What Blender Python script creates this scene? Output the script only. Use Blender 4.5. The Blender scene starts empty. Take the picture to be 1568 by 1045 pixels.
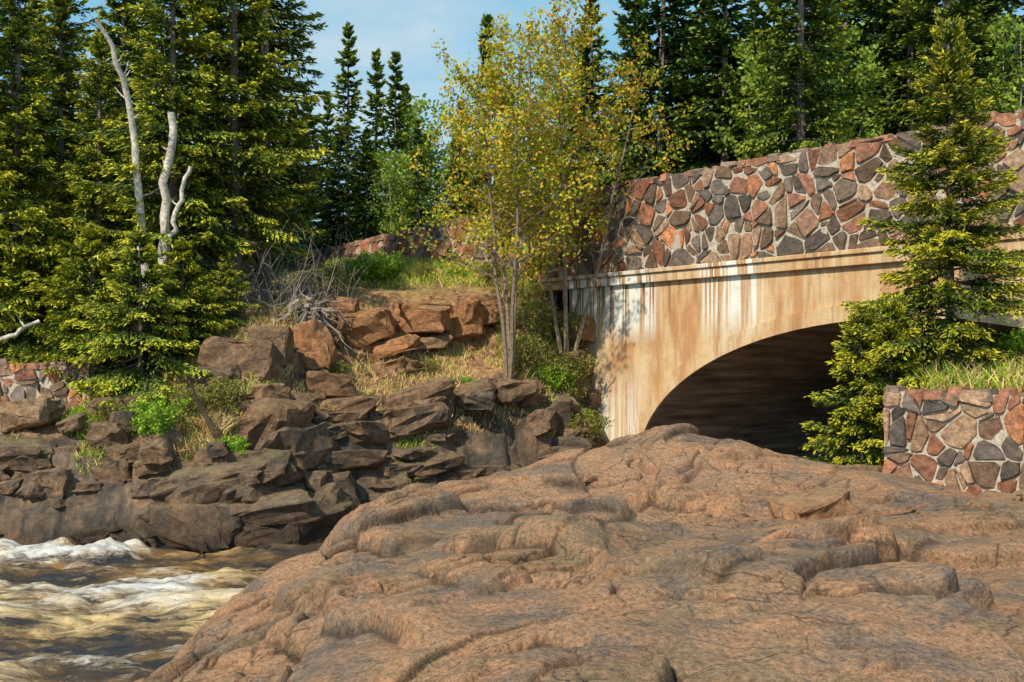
import bpy, bmesh, math, random
import numpy as np
from mathutils import Vector, Matrix, noise as mnoise
F=1524.0
def P(u,v,Y): return ((u-784)/F*Y, Y, (570-v)/F*Y)
sc=bpy.context.scene
# ---------------------------------------------------------------- noise
def h2(ix,iy,seed):
    n=(ix.astype(np.int64)*374761393+iy.astype(np.int64)*668265263+seed*144269504)&0xFFFFFFFF
    n=((n^(n>>13))*127412617)&0xFFFFFFFF
    n=((n^(n>>15))*97412617)&0xFFFFFFFF
    n=n^(n>>16)
    return (n&0xFFFFFF)/float(0x1000000)
def vn(x,y,seed=0):
    ix=np.floor(x);iy=np.floor(y);fx=x-ix;fy=y-iy
    fx=fx*fx*(3-2*fx);fy=fy*fy*(3-2*fy)
    a=h2(ix,iy,seed);b=h2(ix+1,iy,seed);c=h2(ix,iy+1,seed);d=h2(ix+1,iy+1,seed)
    return (a*(1-fx)+b*fx)*(1-fy)+(c*(1-fx)+d*fx)*fy-.5
def fbm(x,y,o=4,seed=0,g=.5):
    r=0;a=1.
    for i in range(o):
        r=r+a*vn(x+i*17.3,y-i*9.1,seed+i);x=x*2.03;y=y*2.03;a*=g
    return r
def worley(x,y,seed=0,j=.85):
    ix=np.floor(x);iy=np.floor(y)
    f1=np.full(x.shape,9.);f2=f1.copy();cx=x*0;cy=x*0;rr=x*0
    for dx in (-1,0,1):
        for dy in (-1,0,1):
            jx=ix+dx;jy=iy+dy
            px=jx+.5+j*(h2(jx,jy,seed)-.5);py=jy+.5+j*(h2(jx,jy,seed+51)-.5)
            d=np.hypot(px-x,py-y)
            m=d<f1
            f2=np.where(m,f1,np.minimum(f2,d))
            f1=np.where(m,d,f1);cx=np.where(m,px,cx);cy=np.where(m,py,cy)
            rr=np.where(m,h2(jx,jy,seed+99),rr)
    return f1,f2,cx,cy,rr
def sst(a,b,x):
    t=np.clip((x-a)/(b-a),0,1);return t*t*(3-2*t)
class TPS:
    def __init__(s,pts,lam=.002):
        p=np.array(pts,float);s.c=p[:,:2];n=len(p)
        K=s.k(s.c,s.c)+np.eye(n)*lam
        Pm=np.c_[np.ones(n),s.c];A=np.zeros((n+3,n+3));A[:n,:n]=K;A[:n,n:]=Pm;A[n:,:n]=Pm.T
        s.w=np.linalg.solve(A,np.r_[p[:,2],0,0,0])
    def k(s,a,b):
        return np.sqrt(((a[:,None]-b[None])**2).sum(2))+1e-9
    def __call__(s,x,y):
        sh=x.shape;q=np.c_[x.ravel(),y.ravel()];out=np.zeros(len(q));n=len(s.c)
        for i in range(0,len(q),40000):
            z=q[i:i+40000];out[i:i+40000]=s.k(z,s.c)@s.w[:n]+s.w[n]+z@s.w[n+1:]
        return out.reshape(sh)
# ---------------------------------------------------------------- materials
class M:
    def __init__(s,name):
        s.m=bpy.data.materials.new(name);s.m.use_nodes=True;s.t=s.m.node_tree;s.t.nodes.clear()
        s.out=s.t.nodes.new('ShaderNodeOutputMaterial');s.c_=None
    def n(s,typ,ins={},**pr):
        nd=s.t.nodes.new('ShaderNode'+typ)
        for k,v in pr.items(): setattr(nd,k,v)
        for k,v in ins.items():
            if isinstance(v,bpy.types.NodeSocket): s.t.links.new(v,nd.inputs[k])
            else: nd.inputs[k].default_value=v
        return nd
    def co(s):
        if s.c_ is None: s.c_=s.n('TexCoord').outputs['Object']
        return s.c_
    def noise(s,scale,detail=4,vec=None,rough=.55,dist=0):
        return s.n('TexNoise',{'Vector':vec if vec else s.co(),'Scale':scale,'Detail':detail,'Roughness':rough,'Distortion':dist}).outputs['Fac']
    def ramp(s,fac,stops):
        nd=s.n('ValToRGB',{'Fac':fac});e=nd.color_ramp.elements
        while len(e)<len(stops): e.new(.5)
        for i,(p,c) in enumerate(stops):
            e[i].position=p;e[i].color=(*c,1) if not isinstance(c,(int,float)) else (c,c,c,1)
        return nd.outputs['Color']
    def mix(s,f,a,b,bt='MIX'):
        nd=s.n('Mix',data_type='RGBA',blend_type=bt)
        for i,v in ((0,f),(6,a),(7,b)):
            if isinstance(v,bpy.types.NodeSocket): s.t.links.new(v,nd.inputs[i])
            else: nd.inputs[i].default_value=v if i==0 else (*v,1)
        return nd.outputs[2]
    def ma(s,op,a,b=0.,clamp=False):
        nd=s.n('Math',operation=op,use_clamp=clamp)
        for i,v in enumerate((a,b)):
            if isinstance(v,bpy.types.NodeSocket): s.t.links.new(v,nd.inputs[i])
            else: nd.inputs[i].default_value=v
        return nd.outputs[0]
    def attr(s,n): return s.n('Attribute',attribute_name=n)
    def bump(s,h,st,dist,nrm=None):
        i={'Height':h,'Strength':st,'Distance':dist}
        if nrm: i['Normal']=nrm
        return s.n('Bump',i).outputs['Normal']
    def scalev(s,v): return s.n('Mapping',{'Vector':s.co(),'Scale':v}).outputs[0]
    def fin(s,col,rough,nrm=None,spec=.3,trans=0):
        i={'Base Color':col if isinstance(col,bpy.types.NodeSocket) else (*col,1),'Roughness':rough,'Specular IOR Level':spec}
        if nrm: i['Normal']=nrm
        p=s.n('BsdfPrincipled',i).outputs[0]
        if trans:
            t=s.n('BsdfTranslucent',{'Color':col}).outputs[0]
            p=s.n('MixShader',{0:trans,1:p,2:t}).outputs[0]
        s.t.links.new(p,s.out.inputs[0]);return s.m
# foreground rock
m=M('outcrop_rock')
big=m.noise(.5,3);mid=m.noise(2.4,5,rough=.65);fine=m.noise(24,5,rough=.78)
c=m.ramp(big,[(.3,(.25,.18,.115)),(.45,(.37,.245,.15)),(.55,(.50,.28,.155)),(.68,(.33,.235,.165))])
c=m.mix(m.ramp(mid,[(.45,0),(.61,.7)]),c,(.50,.265,.145))
c=m.mix(m.ramp(m.noise(1.1,6,rough=.7,dist=.5),[(.49,0),(.61,.8)]),c,(.20,.16,.14))
c=m.mix(m.ramp(m.noise(3.2,5,rough=.7),[(.55,0),(.67,.5)]),c,(.22,.18,.09))
c=m.mix(1.,c,m.ramp(fine,[(.32,(.42,.40,.38)),(.5,(1.,1.,1.)),(.68,(1.5,1.45,1.38))]),'MULTIPLY')
c=m.mix(m.ramp(m.noise(42,3,rough=.7),[(.58,0),(.68,.7)]),c,(.07,.055,.045))
wv=m.mix(.16,m.co(),m.n('TexNoise',{'Vector':m.co(),'Scale':1.8,'Detail':4,'Roughness':.65}).outputs['Color'])
wv=m.n('Mapping',{'Vector':wv,'Rotation':(0,0,.5),'Scale':(1.,1.9,1.)}).outputs[0]
ve=m.n('TexVoronoi',{'Vector':wv,'Scale':1.6,'Randomness':1.},feature='DISTANCE_TO_EDGE').outputs['Distance']
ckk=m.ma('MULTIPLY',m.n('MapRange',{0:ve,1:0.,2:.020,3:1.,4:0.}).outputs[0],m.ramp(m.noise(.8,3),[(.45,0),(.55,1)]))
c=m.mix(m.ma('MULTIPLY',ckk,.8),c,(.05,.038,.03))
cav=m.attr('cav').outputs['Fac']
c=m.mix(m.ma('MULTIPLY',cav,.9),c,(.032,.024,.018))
b=m.bump(fine,.85,.04);b=m.bump(m.noise(7,6,rough=.75),.8,.07,b)
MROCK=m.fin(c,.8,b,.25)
# far bank
m=M('bank_rock')
nz=m.n('SeparateXYZ',{0:m.n('NewGeometry').outputs['True Normal']}).outputs['Z']
pz=m.n('SeparateXYZ',{0:m.co()}).outputs['Z']
mid=m.noise(1.3,6,rough=.65);fine=m.noise(9,6,rough=.75)
rock=m.ramp(mid,[(.3,(.055,.048,.043)),(.45,(.12,.095,.075)),(.57,(.22,.155,.105)),(.72,(.31,.18,.105))])
rust=m.ramp(mid,[(.3,(.15,.08,.05)),(.5,(.34,.17,.085)),(.7,(.42,.25,.14))])
hz=m.n('MapRange',{0:m.ma('ADD',pz,m.ma('MULTIPLY',m.noise(.5,3),2.)),1:.1,2:1.5}).outputs[0]
rock=m.mix(hz,rock,rust)
soil=m.ramp(m.noise(3.5,6,rough=.7),[(.3,(.22,.12,.06)),(.5,(.44,.25,.125)),(.65,(.54,.35,.18)),(.8,(.28,.26,.07))])
gr=m.ramp(m.noise(2,4),[(.3,(.12,.12,.03)),(.5,(.24,.24,.06)),(.7,(.32,.25,.09))])
soil=m.mix(m.n('MapRange',{0:pz,1:1.5,2:2.4}).outputs[0],soil,gr)
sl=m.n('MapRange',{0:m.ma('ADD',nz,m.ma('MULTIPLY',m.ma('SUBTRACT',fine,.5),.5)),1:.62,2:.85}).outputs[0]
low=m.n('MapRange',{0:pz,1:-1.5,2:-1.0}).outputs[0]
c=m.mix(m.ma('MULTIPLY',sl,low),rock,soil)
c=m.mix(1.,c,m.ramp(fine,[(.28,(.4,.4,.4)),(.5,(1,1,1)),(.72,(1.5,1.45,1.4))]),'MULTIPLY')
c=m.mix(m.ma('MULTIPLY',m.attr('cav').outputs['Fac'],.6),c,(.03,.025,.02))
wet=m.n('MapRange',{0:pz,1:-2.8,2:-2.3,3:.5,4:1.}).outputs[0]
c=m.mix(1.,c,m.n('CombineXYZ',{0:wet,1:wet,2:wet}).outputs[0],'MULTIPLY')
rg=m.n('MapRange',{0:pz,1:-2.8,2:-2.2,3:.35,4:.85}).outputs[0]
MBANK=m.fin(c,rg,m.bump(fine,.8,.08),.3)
m=M('boulder_rock')
cc_=m.attr('col').outputs['Color'];f=m.noise(7,6,rough=.78);f2_=m.noise(2,5,rough=.7)
c=m.mix(m.ramp(f2_,[(.43,0),(.60,.75)]),cc_,m.mix(.55,cc_,(.36,.21,.11)))
c=m.mix(1.,c,m.ramp(f,[(.28,(.3,.3,.3)),(.5,(1,1,1)),(.72,(1.8,1.7,1.55))]),'MULTIPLY')
nz=m.n('SeparateXYZ',{0:m.n('NewGeometry').outputs['Normal']}).outputs['Z']
c=m.mix(m.ma('MULTIPLY',m.n('MapRange',{0:nz,1:.55,2:.95}).outputs[0],m.ramp(m.noise(2.6,4,rough=.7),[(.45,0),(.6,.6)])),c,(.27,.235,.12))
pz=m.n('SeparateXYZ',{0:m.co()}).outputs['Z']
wet=m.n('MapRange',{0:pz,1:-2.8,2:-2.2,3:.40,4:1.}).outputs[0]
c=m.mix(1.,c,m.n('CombineXYZ',{0:wet,1:wet,2:wet}).outputs[0],'MULTIPLY')
rg=m.n('MapRange',{0:pz,1:-2.8,2:-2.2,3:.35,4:.85}).outputs[0]
MBOULD=m.fin(c,rg,m.bump(f,.9,.09,m.bump(f2_,.6,.15)),.25)
def attrmat(name,trans=0,rough=.6,nsc=None,namp=.3,bd=.01,spec=.25,streak=None):
    m=M(name);c=m.attr('col').outputs['Color'];nr=None
    if nsc:
        f=m.noise(nsc,5,rough=.75)
        c=m.mix(1.,c,m.ramp(f,[(.25,(1-namp*1.6,)*3),(.5,(1.,)*3),(.75,(1+namp*1.6,)*3)]),'MULTIPLY')
        if streak: c=m.mix(m.ramp(m.noise(nsc*.45,4,rough=.7),[(.50,0),(.64,.65)]),c,streak)
        nr=m.bump(f,.8,bd)
    return m.fin(c,rough,nr,spec,trans)
MSTONE=attrmat('rubble_stone',0,.75,9,.5,.05,streak=(.17,.115,.085))
MLEAF=attrmat('foliage',.3,.55,spec=.2)
MNEED=attrmat('needles',0,.6,spec=.12)
MBARK=attrmat('bark',0,.85,14,.5,.03)
MGRASS=attrmat('grass_blades',0,.7,spec=.15)
m=M('mortar');f=m.noise(12,4,rough=.7)
MMORT=m.fin(m.ramp(f,[(.3,(.27,.22,.18)),(.5,(.46,.41,.34)),(.7,(.64,.59,.52))]),.9,m.bump(f,.7,.03),.1)
# concrete
m=M('stained_concrete')
x,y,z=[m.n('SeparateXYZ',{0:m.co()}).outputs[i] for i in range(3)]
st=m.n('TexNoise',{'Vector':m.scalev((1.8,1,.35)),'Scale':1.3,'Detail':6,'Roughness':.65}).outputs['Fac']
st2=m.n('TexNoise',{'Vector':m.scalev((7,1,.5)),'Scale':1.2,'Detail':4,'Roughness':.6}).outputs['Fac']
c=m.ramp(m.noise(.9,6,rough=.6),[(.3,(.50,.33,.18)),(.5,(.64,.46,.27)),(.7,(.68,.57,.41))])
c=m.mix(m.ramp(st,[(.45,0),(.60,.8)]),c,(.46,.22,.09))
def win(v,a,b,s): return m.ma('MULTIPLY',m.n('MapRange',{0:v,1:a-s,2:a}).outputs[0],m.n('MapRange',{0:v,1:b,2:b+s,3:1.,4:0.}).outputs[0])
topm=m.n('MapRange',{0:z,1:-.3,2:2.1}).outputs[0]
c=m.mix(m.ma('MULTIPLY',m.ramp(st2,[(.52,0),(.70,.6)]),topm),c,(.20,.12,.075))
sx=m.n('TexNoise',{'Vector':m.scalev((6,0,.10)),'Scale':1.7,'Detail':3}).outputs['Fac']
cols=m.ramp(sx,[(.45,0),(.51,1)])
w1=m.ma('MAXIMUM',m.ma('MULTIPLY',win(x,-7.6,-5.0,.2),win(z,1.25,2.2,.6)),m.ma('MULTIPLY',win(x,-3.5,-2.1,.15),win(z,1.4,2.6,.7)))
w1=m.ma('MAXIMUM',w1,m.ma('MULTIPLY',win(x,-7.2,-5.6,.3),m.n('MapRange',{0:z,1:-1.4,2:.2,3:.95,4:0.}).outputs[0]))
c=m.mix(m.ma('MULTIPLY',m.ma('MULTIPLY',w1,cols),.95),c,(.76,.79,.77))
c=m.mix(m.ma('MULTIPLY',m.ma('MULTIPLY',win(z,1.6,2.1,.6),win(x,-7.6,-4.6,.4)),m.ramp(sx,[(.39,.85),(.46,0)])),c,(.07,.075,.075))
c=m.mix(m.ramp(m.noise(4,7,rough=.8),[(.53,0),(.70,.5)]),c,(.34,.21,.12))
MCONC=m.fin(c,.85,m.bump(m.noise(14,5,rough=.7),.5,.025),.15)
m=M('barrel_concrete')
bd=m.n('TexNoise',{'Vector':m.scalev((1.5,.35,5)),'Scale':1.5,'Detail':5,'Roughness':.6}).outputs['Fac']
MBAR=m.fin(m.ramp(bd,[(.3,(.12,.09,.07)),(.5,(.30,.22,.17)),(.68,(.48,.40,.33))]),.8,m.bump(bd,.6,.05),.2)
m=M('asphalt');MASPH=m.fin(m.ramp(m.noise(30,4),[(.3,(.04,.04,.04)),(.7,(.07,.07,.07))]),.9)
m=M('forest_floor')
MFLOOR=m.fin(m.ramp(m.noise(1.2,6,rough=.7),[(.3,(.05,.05,.02)),(.5,(.09,.085,.035)),(.7,(.15,.12,.06))]),.95)
# water
m=M('river_water')
fo=m.attr('foam').outputs['Fac']
sv=m.n('Mapping',{'Vector':m.co(),'Rotation':(0,0,.12),'Scale':(.5,1.9,1)}).outputs[0]
n1=m.noise(1.2,6,vec=sv,rough=.65,dist=.8);n2=m.noise(5,6,vec=sv,rough=.80,dist=.8)
ff=m.ma('ADD',fo,m.ma('ADD',m.ma('MULTIPLY',m.ma('SUBTRACT',n1,.5),2.2),m.ma('MULTIPLY',m.ma('SUBTRACT',n2,.5),2.8)))
ffr=m.n('MapRange',{0:ff,1:.15,2:1.0}).outputs[0]
dk=m.ramp(n1,[(.38,(.035,.036,.042)),(.50,(.12,.075,.04)),(.64,(.36,.19,.05))])
fcol=m.ramp(m.noise(.40,3),[(.40,(.82,.82,.80)),(.54,(.84,.63,.32))])
fcol=m.mix(m.n('MapRange',{0:ffr,1:.2,2:.75,3:.75,4:0.}).outputs[0],fcol,(.55,.34,.12))
c=m.mix(ffr,dk,fcol)
rg=m.n('MapRange',{0:ffr,3:.12,4:.75}).outputs[0]
MWAT=m.fin(c,rg,m.bump(n2,.8,.14,m.bump(n1,.6,.15)),.5)
# ---------------------------------------------------------------- mesh helpers
def link(ob,parent=None):
    sc.collection.objects.link(ob)
    if parent: ob.parent=parent
    return ob
def empty(name,loc=(0,0,0),rz=0):
    e=bpy.data.objects.new(name,None);e.location=loc;e.rotation_euler=(0,0,rz);e.empty_display_size=.3;return link(e)
def qmesh(name,V,Q,attrs={},mats=(),mi=None,smooth=False):
    me=bpy.data.meshes.new(name);V=np.asarray(V,np.float32);Q=np.asarray(Q,np.int32)
    me.vertices.add(len(V));me.vertices.foreach_set('co',V.ravel())
    me.loops.add(Q.size);me.loops.foreach_set('vertex_index',Q.ravel())
    me.polygons.add(len(Q));me.polygons.foreach_set('loop_start',np.arange(0,Q.size,Q.shape[1],dtype=np.int32))
    for mt in mats: me.materials.append(mt)
    if mi is not None: me.polygons.foreach_set('material_index',np.asarray(mi,np.int32))
    me.polygons.foreach_set('use_smooth',np.full(len(Q),smooth,bool))
    me.update(calc_edges=True)
    for k,a in attrs.items():
        a=np.asarray(a,np.float32)
        if a.ndim==1:
            t=me.attributes.new(k,'FLOAT','POINT');t.data.foreach_set('value',a)
        else:
            t=me.attributes.new(k,'FLOAT_COLOR','POINT');t.data.foreach_set('color',np.c_[a,np.ones(len(a))].astype(np.float32).ravel())
    return me
def grid(name,X,Y,Z,mat,attrs={},smooth=True,keep=None):
    ny,nx=X.shape;V=np.c_[X.ravel(),Y.ravel(),Z.ravel()]
    i=np.arange(ny*nx).reshape(ny,nx)
    Q=np.stack([i[:-1,:-1],i[:-1,1:],i[1:,1:],i[1:,:-1]],-1).reshape(-1,4)
    if keep is not None: Q=Q[keep[:-1,:-1].ravel()]
    return link(bpy.data.objects.new(name,qmesh(name,V,Q,{k:a.ravel() for k,a in attrs.items()},[mat],smooth=smooth)))
class Bd:
    def __init__(s): s.V=[];s.Q=[];s.C=[];s.I=[];s.n=0
    def add(s,V,Q,C,mi):
        V=np.asarray(V);C=np.asarray(C,float)
        if C.ndim==1: C=np.tile(C,(len(V),1))
        s.V.append(V);s.Q.append(np.asarray(Q)+s.n);s.C.append(C);s.I.append(np.full(len(Q),mi));s.n+=len(V)
    def tube(s,path,rad,k=6,col=(.1,.08,.06),mi=0):
        p=np.asarray(path,float);n=len(p);rad=np.broadcast_to(rad,(n,))
        t=np.gradient(p,axis=0);t/=np.linalg.norm(t,axis=1)[:,None]+1e-9
        ref=np.array([0,0,1.]) if abs(t[:,2]).mean()<.7 else np.array([1.,0,0])
        a=np.cross(t,ref);a/=np.linalg.norm(a,axis=1)[:,None]+1e-9;b=np.cross(t,a)
        th=np.arange(k)*2*np.pi/k
        V=(p[:,None]+rad[:,None,None]*(a[:,None]*np.cos(th)[None,:,None]+b[:,None]*np.sin(th)[None,:,None])).reshape(-1,3)
        i=np.arange(n*k).reshape(n,k);j=np.roll(i,-1,1)
        Q=np.stack([i[:-1],j[:-1],j[1:],i[1:]],-1).reshape(-1,4)
        s.add(V,Q,col,mi)
    def leaves(s,c,d,nrm,L,W,col,mi=1):
        d=d/(np.linalg.norm(d,axis=1)[:,None]+1e-9)
        sd=np.cross(d,nrm);sd/=np.linalg.norm(sd,axis=1)[:,None]+1e-9
        L=np.broadcast_to(L,(len(c),))[:,None];W=np.broadcast_to(W,(len(c),))[:,None]
        V=np.stack([c-d*L*.5,c+sd*W*.5-d*L*.05,c+d*L*.5,c-sd*W*.5-d*L*.05],1).reshape(-1,3)
        Q=np.arange(len(V)).reshape(-1,4);s.add(V,Q,np.repeat(col,4,0),mi)
    def mesh(s,name,mats,smooth=False):
        return qmesh(name,np.concatenate(s.V),np.concatenate(s.Q),{'col':np.clip(np.concatenate(s.C),0,1)},mats,np.concatenate(s.I),smooth)
def place(me,name,loc,rz=0,s=1.,parent=None,tilt=(0,0)):
    o=bpy.data.objects.new(name,me);o.location=loc;o.rotation_euler=(tilt[0],tilt[1],rz)
    o.scale=(s,s,s) if isinstance(s,(int,float)) else s
    return link(o,parent)
# ---------------------------------------------------------------- bridge frame
BX,BY=6.77,20.0;SX,SY=.686,-.727;NX,NY=.727,.686
def sd(x,y): return (x-BX)*SX+(y-BY)*SY,(x-BX)*NX+(y-BY)*NY
BROT=math.atan2(SY,SX)
# ---------------------------------------------------------------- far bank terrain
W=-3.0
bp=[]
for u,Y in ((-100,17.5),(0,17.3),(100,17.2),(240,17.0),(350,17.0),(430,17.2),(480,17.6),(560,19.3),(650,20.3),(750,21.3),(850,22.3),(930,22.9)):
    bp.append(((u-784)/F*Y,Y,-3.5))
    bp.append(((u-784)/F*(Y-1.4),Y-1.4,-4.1))
for q in ((-80,690,18.4),(0,690,18.3),(70,700,18.2),(130,738,17.9),(190,735,17.9),(250,728,18.0),(340,716,18.1),(400,696,18.6),(480,670,19.5),(560,645,20.6),(660,622,21.6),(740,604,22.3),(800,592,22.9),(870,600,23.6),
  (60,770,17.6),(200,775,17.5),(350,770,17.5),(450,785,17.9),(500,785,18.6),(560,765,19.8),(650,745,20.8),(720,735,21.5),(800,715,22.2),(880,705,23.2),
  (0,640,19.5),(100,645,19.4),(200,655,18.9),(300,640,19.2),(60,612,20.2),(0,610,20.2),(150,600,20.4),
  (60,560,22),(0,520,24),(260,515,21.5),(150,560,21.2),(380,520,20.5),(430,515,20.9),(400,600,19.4),(440,585,20.2),(340,620,19.1),(330,530,20.5),
  (480,600,20.6),(600,590,22.0),(700,568,23.0),(480,550,21.6),(550,556,22.6),(650,552,23.5),(740,556,24.0),
  (480,480,22.6),(520,490,23.2),(600,470,24.0),(660,466,24.5),(720,462,24.9),(800,462,25.2),(840,480,25.3),(860,540,24.8),(880,640,24.2),
  (560,438,27),(700,436,26.5),(800,436,26.2),(620,408,29.5),(520,408,32),(700,412,28.2),(780,415,27.2),(420,470,25),(350,490,25),(430,420,30),(0,480,32),(300,470,32)):
    bp.append(P(*q))
bp+=[(-60,14,-4.2),(-30,17,-3.7),(-30,20.5,-.7),(-60,25,1.0),(-60,60,4),(0,60,4),(-20,60,4),(-20,40,3),(4.5,21,-4.2),(3.3,23,-3.9),(3.8,21.8,-4.2)]
TB=TPS(bp)
DX,DY=.038,.038;X0,Y0=-16,15.4
xs=np.arange(X0,4.6,DX);ys=np.arange(Y0,34,DY)
X,Y=np.meshgrid(xs,ys)
Z0=TB(X,Y)
def samp(A,x,y,x0,y0,dx,dy):
    fx=np.clip((x-x0)/dx,0,A.shape[1]-1.001);fy=np.clip((y-y0)/dy,0,A.shape[0]-1.001)
    i=fx.astype(int);j=fy.astype(int);fx=fx-i;fy=fy-j
    return (A[j,i]*(1-fx)+A[j,i+1]*fx)*(1-fy)+(A[j+1,i]*(1-fx)+A[j+1,i+1]*fx)*fy
gy,gx=np.gradient(Z0,DY,DX);slope=np.hypot(gx,gy)
wx=X+.25*fbm(X*1.1,Y*1.1,3,5);wy=Y+.25*fbm(X*1.1,Y*1.1,3,15)
def blocks(scx,scy,seed):
    f1,f2,cx,cy,rr=worley(wx*scx,wy*scy,seed)
    zc=samp(Z0,cx/scx,cy/scy,X0,Y0,DX,DY)
    return zc,f2-f1,rr
zc1,e1,r1=blocks(.9,1.2,3);zc2,e2,r2=blocks(2.2,2.8,9)
cl=sst(.35,1.0,slope)*sst(-4.2,-3.3,Z0)
zs_=.70*Z0+.18*zc1+.12*zc2+.16*fbm(X*1.3,Y*1.3,4,66)
hh=.42;q=zs_/hh+r1*.5+.25*X*.3;fl=np.floor(q);fr=q-fl
stair=(fl+sst(.40,.95,fr)*.75+.25*fr-r1*.5-.25*X*.3)*hh+(r2-.5)*.08
Z=Z0*(1-.85*cl)+stair*.85*cl
up=1-sst(2.0,2.8,Z0)
Z+=(1-cl)*up*((r2-.5)*.08+(r1-.5)*.10)
cav=np.maximum(np.exp(-(e1/.04)**2),.6*np.exp(-(e2/.06)**2))*(.2+.8*cl)*up
Z-=.05*cav
Z+=.12*fbm(X*1.5,Y*1.5,5,30)+.05*fbm(X*6,Y*6,3,40)*up
S_,D_=sd(X,Y)
cut=sst(-6.9,-6.5,S_)*sst(-.9,-.3,D_)
Z=Z*(1-cut)+(-4.2)*cut
Z=np.where((S_<-6.4)&(D_>.6)&(X<50),np.minimum(Z,3.2),Z)
grid('river_bank',X,Y,Z,MBANK,{'cav':cav},smooth=True)
ZB=Z.copy()
clm=(cl>.45)&(Z>-3.15)&(Z<1.9)&(cut<.1)
CI=np.argwhere(clm)
def bankz(x,y):
    return samp(ZB,np.atleast_1d(np.asarray(x,float)),np.atleast_1d(np.asarray(y,float)),X0,Y0,DX,DY)
# ---------------------------------------------------------------- foreground outcrop
mp=[P(*q) for q in ((205,1045,8.0),(290,975,10.3),(355,912,12.0),(480,862,13.4),(500,828,13.9),(600,800,14.5),(700,772,15.0),(800,742,15.3),(890,712,15.5),(950,690,15.6),(1000,673,15.6),(1060,673,15.3),(1130,694,14.9),(1200,712,14.7),(1260,724,14.5),(1350,722,14.3),(1440,732,13.6),(1520,750,12.9),(1600,770,12.0),
 (500,1045,6.1),(784,1045,5.3),(1000,1045,5.1),(1300,1045,5.1),(1568,1045,5.1),(600,950,8.0),(480,930,9.5),(784,890,8.2),(1000,860,8.4),(1200,855,8.3),(1450,865,8.2),(700,835,11.4),(850,795,12),(1000,750,12.6),(1100,750,12.6),(1200,780,11.5),(1350,770,11.8),(1500,790,11),(940,752,13.2))]
mp+=[(-4.0,8,-3.9),(-4.1,10,-3.9),(-4.1,12,-3.9),(-3.5,13.6,-3.9),(-3.2,15,-3.9),(-1,16.4,-3.8),(1,17.2,-3.8),(3,17.0,-3.8),(5,16.6,-3.6),(4.2,16.2,-3.5),(7,15.8,-2.5),(-3.2,6,-3.9),(-2.2,4.5,-2.6),(-3,3,-3.5),(0,3,-1.65),(3,3,-1.6),(8,3,-1.5),(8.5,8,-1.3),(10,12,-1.4),(9,15,-2)]
TM=TPS(mp)
mx0,my0,md=-4.6,4.0,.02
xs=np.arange(mx0,8.4,md);ys=np.arange(my0,17.6,md)
X,Y=np.meshgrid(xs,ys);Z0=TM(X,Y)
a=.5;RX=X*math.cos(a)+Y*math.sin(a);RY=-X*math.sin(a)+Y*math.cos(a)
jg=.045*fbm(X*3,Y*3,3,57)
wx=RX+.8*fbm(X*.5,Y*.5,4,50)+jg;wy=RY+.8*fbm(X*.5,Y*.5,4,60)+jg
def lev(fx,fy,ox,seed,wm,bw=.05):
    f1,f2,cx,cy,r=worley(wx*fx+ox,wy*fy,seed,1.)
    e=f2-f1
    tx=(h2(np.round(cx*97),np.round(cy*89),4)-.5);ty=(h2(np.round(cx*97),np.round(cy*89),5)-.5)
    tl=((wx*fx+ox-cx)*tx+(wy*fy-cy)*ty)
    wcell=wm*math.sqrt(fx*fy)
    bl=.35+.65*sst(0,bw,e)
    return e,(r-.5)*bl,tl*bl,np.exp(-(e/wcell)**2)
e1,r1,t1,c1=lev(.40,.70,0,71,.040)
e2,r2,t2,c2=lev(.95,1.6,3,72,.032)
e3,r3,t3,c3=lev(2.4,3.8,7,73,.024)
mask=sst(-.12,.12,fbm(X*.4,Y*.4,3,80));mk3=sst(.02,.2,fbm(X*.6+9,Y*.6,3,83))
cm1=.35+.65*sst(-.1,.12,fbm(X*.7,Y*.7,2,91));cm2=mask*sst(-.2,.08,fbm(X*1.2,Y*1.2,2,93))
Z=Z0+r1*.19+t1*.38+(.15+.85*mask)*(r2*.10+t2*.18)+mk3*(r3*.045+t3*.09)
Z-=.03*np.exp(-e1/.05)*cm1+.025*np.exp(-e2/.06)*cm2
cr1=c1*cm1;cr2=np.maximum(c2*cm2,c3*mk3*.6)
Z-=.07*cr1+.045*cr2
def ledge(pts,h,fall=1.2):
    global Z,cr2
    p=[np.array(P(*q)[:2]) for q in pts]
    wxx=X+.10*fbm(X*2,Y*2,2,33);wyy=Y+.30*fbm(X*1.6,Y*1.6,2,34)
    best=np.full(X.shape,9.);off=np.zeros(X.shape)
    for i in range(len(p)-1):
        d=p[i+1]-p[i];L=np.hypot(*d);d=d/L;n=np.array([-d[1],d[0]])
        if n[1]<0:n=-n
        ax=(wxx-p[i][0])*d[0]+(wyy-p[i][1])*d[1];t=np.clip(ax,0,L)
        dist=np.hypot(wxx-p[i][0]-t*d[0],wyy-p[i][1]-t*d[1])
        s=(wxx-p[i][0])*n[0]+(wyy-p[i][1])*n[1]
        o=np.where(s>0,np.exp(-(dist/fall)**2)*(.7*sst(0,.06,s)+.3*sst(0,.25,s)),0)
        o=o*np.exp(-(np.abs(ax-t)/.3)**2)
        m_=dist<best;off=np.where(m_,o,off);best=np.where(m_,dist,best)
        cr2=np.maximum(cr2,np.where(s<=.02,np.exp(-(dist/.045)**2),0))
    Z+=h*off
ledge([(480,868,13.0),(600,866,11.0),(720,862,10.0),(850,852,9.2)],.28,1.2)
ledge([(430,985,8.2),(520,1000,7.2),(610,1003,6.6)],.20,.7)
ledge([(930,780,11),(1000,752,12),(1080,765,11.4)],.22,.8)
ledge([(1010,925,6.7),(1090,915,6.9),(1160,885,7.4)],.12,.6)
ledge([(560,842,13.0),(640,800,13.6)],.16,.6)
ledge([(700,1010,5.9),(820,985,6.1),(950,1005,5.7)],.09,.6)
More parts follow.
